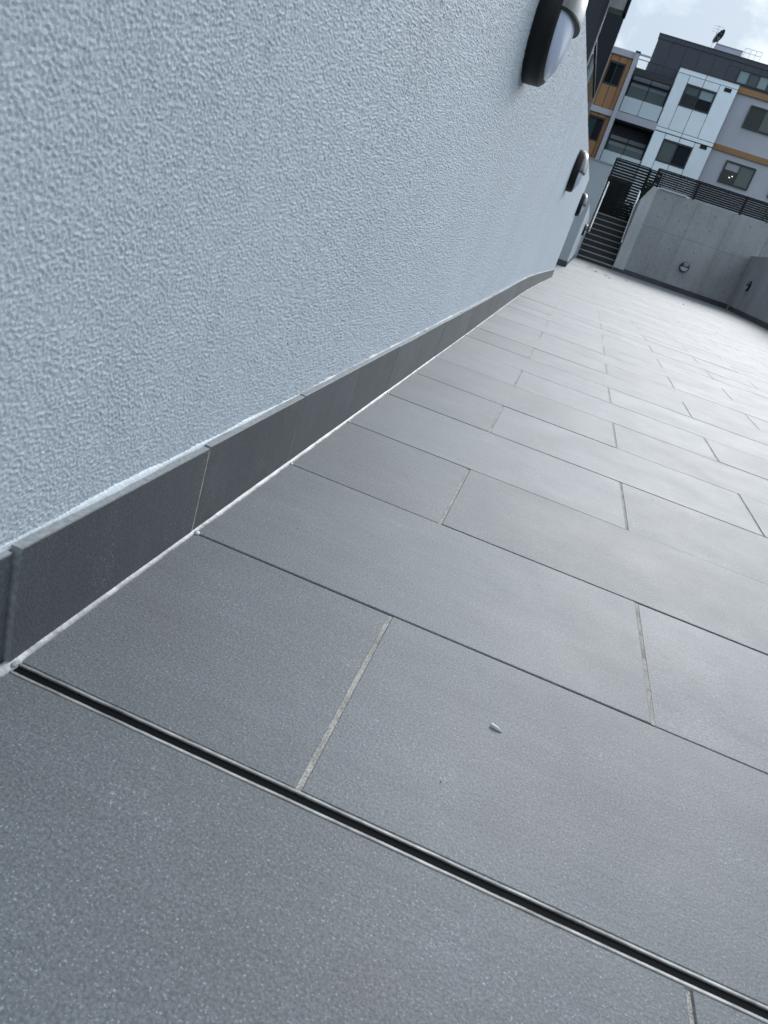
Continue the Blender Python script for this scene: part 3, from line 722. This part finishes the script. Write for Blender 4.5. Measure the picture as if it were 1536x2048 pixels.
# ------------------------------------------------------------------ dark building behind the near wall
db = thing('dark_building', (-4, 18, 0), 'tall charcoal building rising above the stippled wall, ribbon windows on its side', 'building')
box('near_volume', -9, -2.02, -14, 29.5, -0.3, 13.5, 'dark_panel', db)
box('corner_trim', -2.06, -1.985, 29.40, 29.56, 0.5, 13.5, 'trim', db)
box('recessed_wall', -9, -2.19, 29.57, 43.5, 7.23, 14.0, 'dark_wall', db)
box('lower_wall', -9, -2.19, 29.57, 43.5, -0.3, 4.6, 'dark_wall', db)
box('window_backing', -9, -2.30, 29.57, 43.5, 4.6, 7.23, 'dark_wall', db)
box('window_head', -2.298, -2.185, 29.58, 43.45, 7.14, 7.228, 'frame', db)
yw = np.linspace(29.8, 43.3, 9)
for i, (a, b) in enumerate(zip(yw[:-1], yw[1:])):
    p = box('window', -2.298, -2.25, a + 0.02, b - 0.02, 4.65, 7.135, 'frame', db)
    box('pane', -2.249, -2.235, a + 0.12, b - 0.12, 4.72, 7.06, 'glass_lt' if i in (0, 1, 3) else 'glass', p)
    box('mullion', -2.297, -2.232, b - 0.03, b + 0.03, 4.65, 7.135, 'frame', db)
box('far_corner_trim', -2.26, -2.17, 43.51, 43.62, -0.3, 14.0, 'trim', db)
box('balcony_box', -2.6, -1.50, 29.75, 30.4, 7.66, 11.5, 'concrete', db)
box('balcony_edge', -1.498, -1.40, 29.74, 30.41, 7.60, 11.5, 'dark_wall', db)

# ------------------------------------------------------------------ small litter
pf = thing('plastic_scrap', (0.398, 0.601, 0.001), 'tiny clear plastic scrap lying on a dark paver', 'litter')
n = 12; v = []; f = []
for i in range(n + 1):
    th = math.pi * (i / n) * 0.95 + 0.1
    for (t_, r) in ((0.0, 0.0028), (0.007, 0.0026), (0.0125, 0.0006)):
        v.append((t_, r * math.cos(th), 0.0004 + r * math.sin(th)))
    if i:
        a = 3 * (i - 1)
        for q in range(2): f.append((a + q, a + q + 1, a + q + 4, a + q + 3))
rz = Matrix.Rotation(math.radians(-18), 3, 'Z')
v = [tuple(rz @ Vector(q) + Vector((0.3925, 0.603, 0.0))) for q in v]
mesh_obj('shell', v, f, 'plastic', pf, smooth=True)
def litter(x, y, s_, label):
    v = []; n = 7
    for i in range(n):
        th = 2 * math.pi * i / n; r = s_ * random.uniform(0.5, 1.0)
        v.append((x + r * math.cos(th), y + 0.6 * r * math.sin(th), zf(y) + 0.003 + random.random() * s_ * 0.35))
    v.append((x, y, zf(y) + 0.002 + s_ * 0.35))
    o = mesh_obj('dry_leaf', v, [(i, (i + 1) % n, n) for i in range(n)], 'dryleaf'); tag(o, label, 'litter', 'dry leaves scattered on the paving')
spots = [(0.52, 19.6, .05), (0.62, 20.0, .045), (0.58, 21.5, .05), (0.95, 18.3, .06), (0.72, 18.9, .05), (0.98, 18.8, .07), (1.02, 17.8, .05), (1.5, 19.4, .04), (0.45, 22.4, .04), (2.1, 21.0, .04), (3.3, 20.5, .05), (2.7, 17.5, .035)]
for (x, y, s_) in spots: litter(x, y, s_, 'small dark dry leaf scattered on the pale paving before the stairs')

# loose grit on the near pavers
mb = MB()
for (x, y) in [(0.093, 0.832), (0.1006, 1.074), (0.30, 1.55), (0.42, 0.95), (0.55, 1.18), (0.63, 0.86), (0.22, 0.70), (0.36, 0.50), (0.62, 1.35), (0.75, 1.6)] + [(random.uniform(0.02, 1.5), random.uniform(0.3, 3.5)) for _ in range(22)]:
    bm = bmesh.new(); bmesh.ops.create_icosphere(bm, subdivisions=1, radius=random.uniform(0.0003, 0.0008))
    k1, k2 = random.uniform(0.6, 1.6), random.uniform(0.6, 1.4)
    mb.add([(x + q.co.x * k1, y + q.co.y * k2, zf(y) + 0.0006 + q.co.z) for q in bm.verts], [[w.index for w in q.verts] for q in bm.faces]); bm.free()
o = mb.build('grit', 'dryleaf'); o['kind'] = 'stuff'; tag(o, 'dark grains of grit strewn over the near pavers', 'grit')
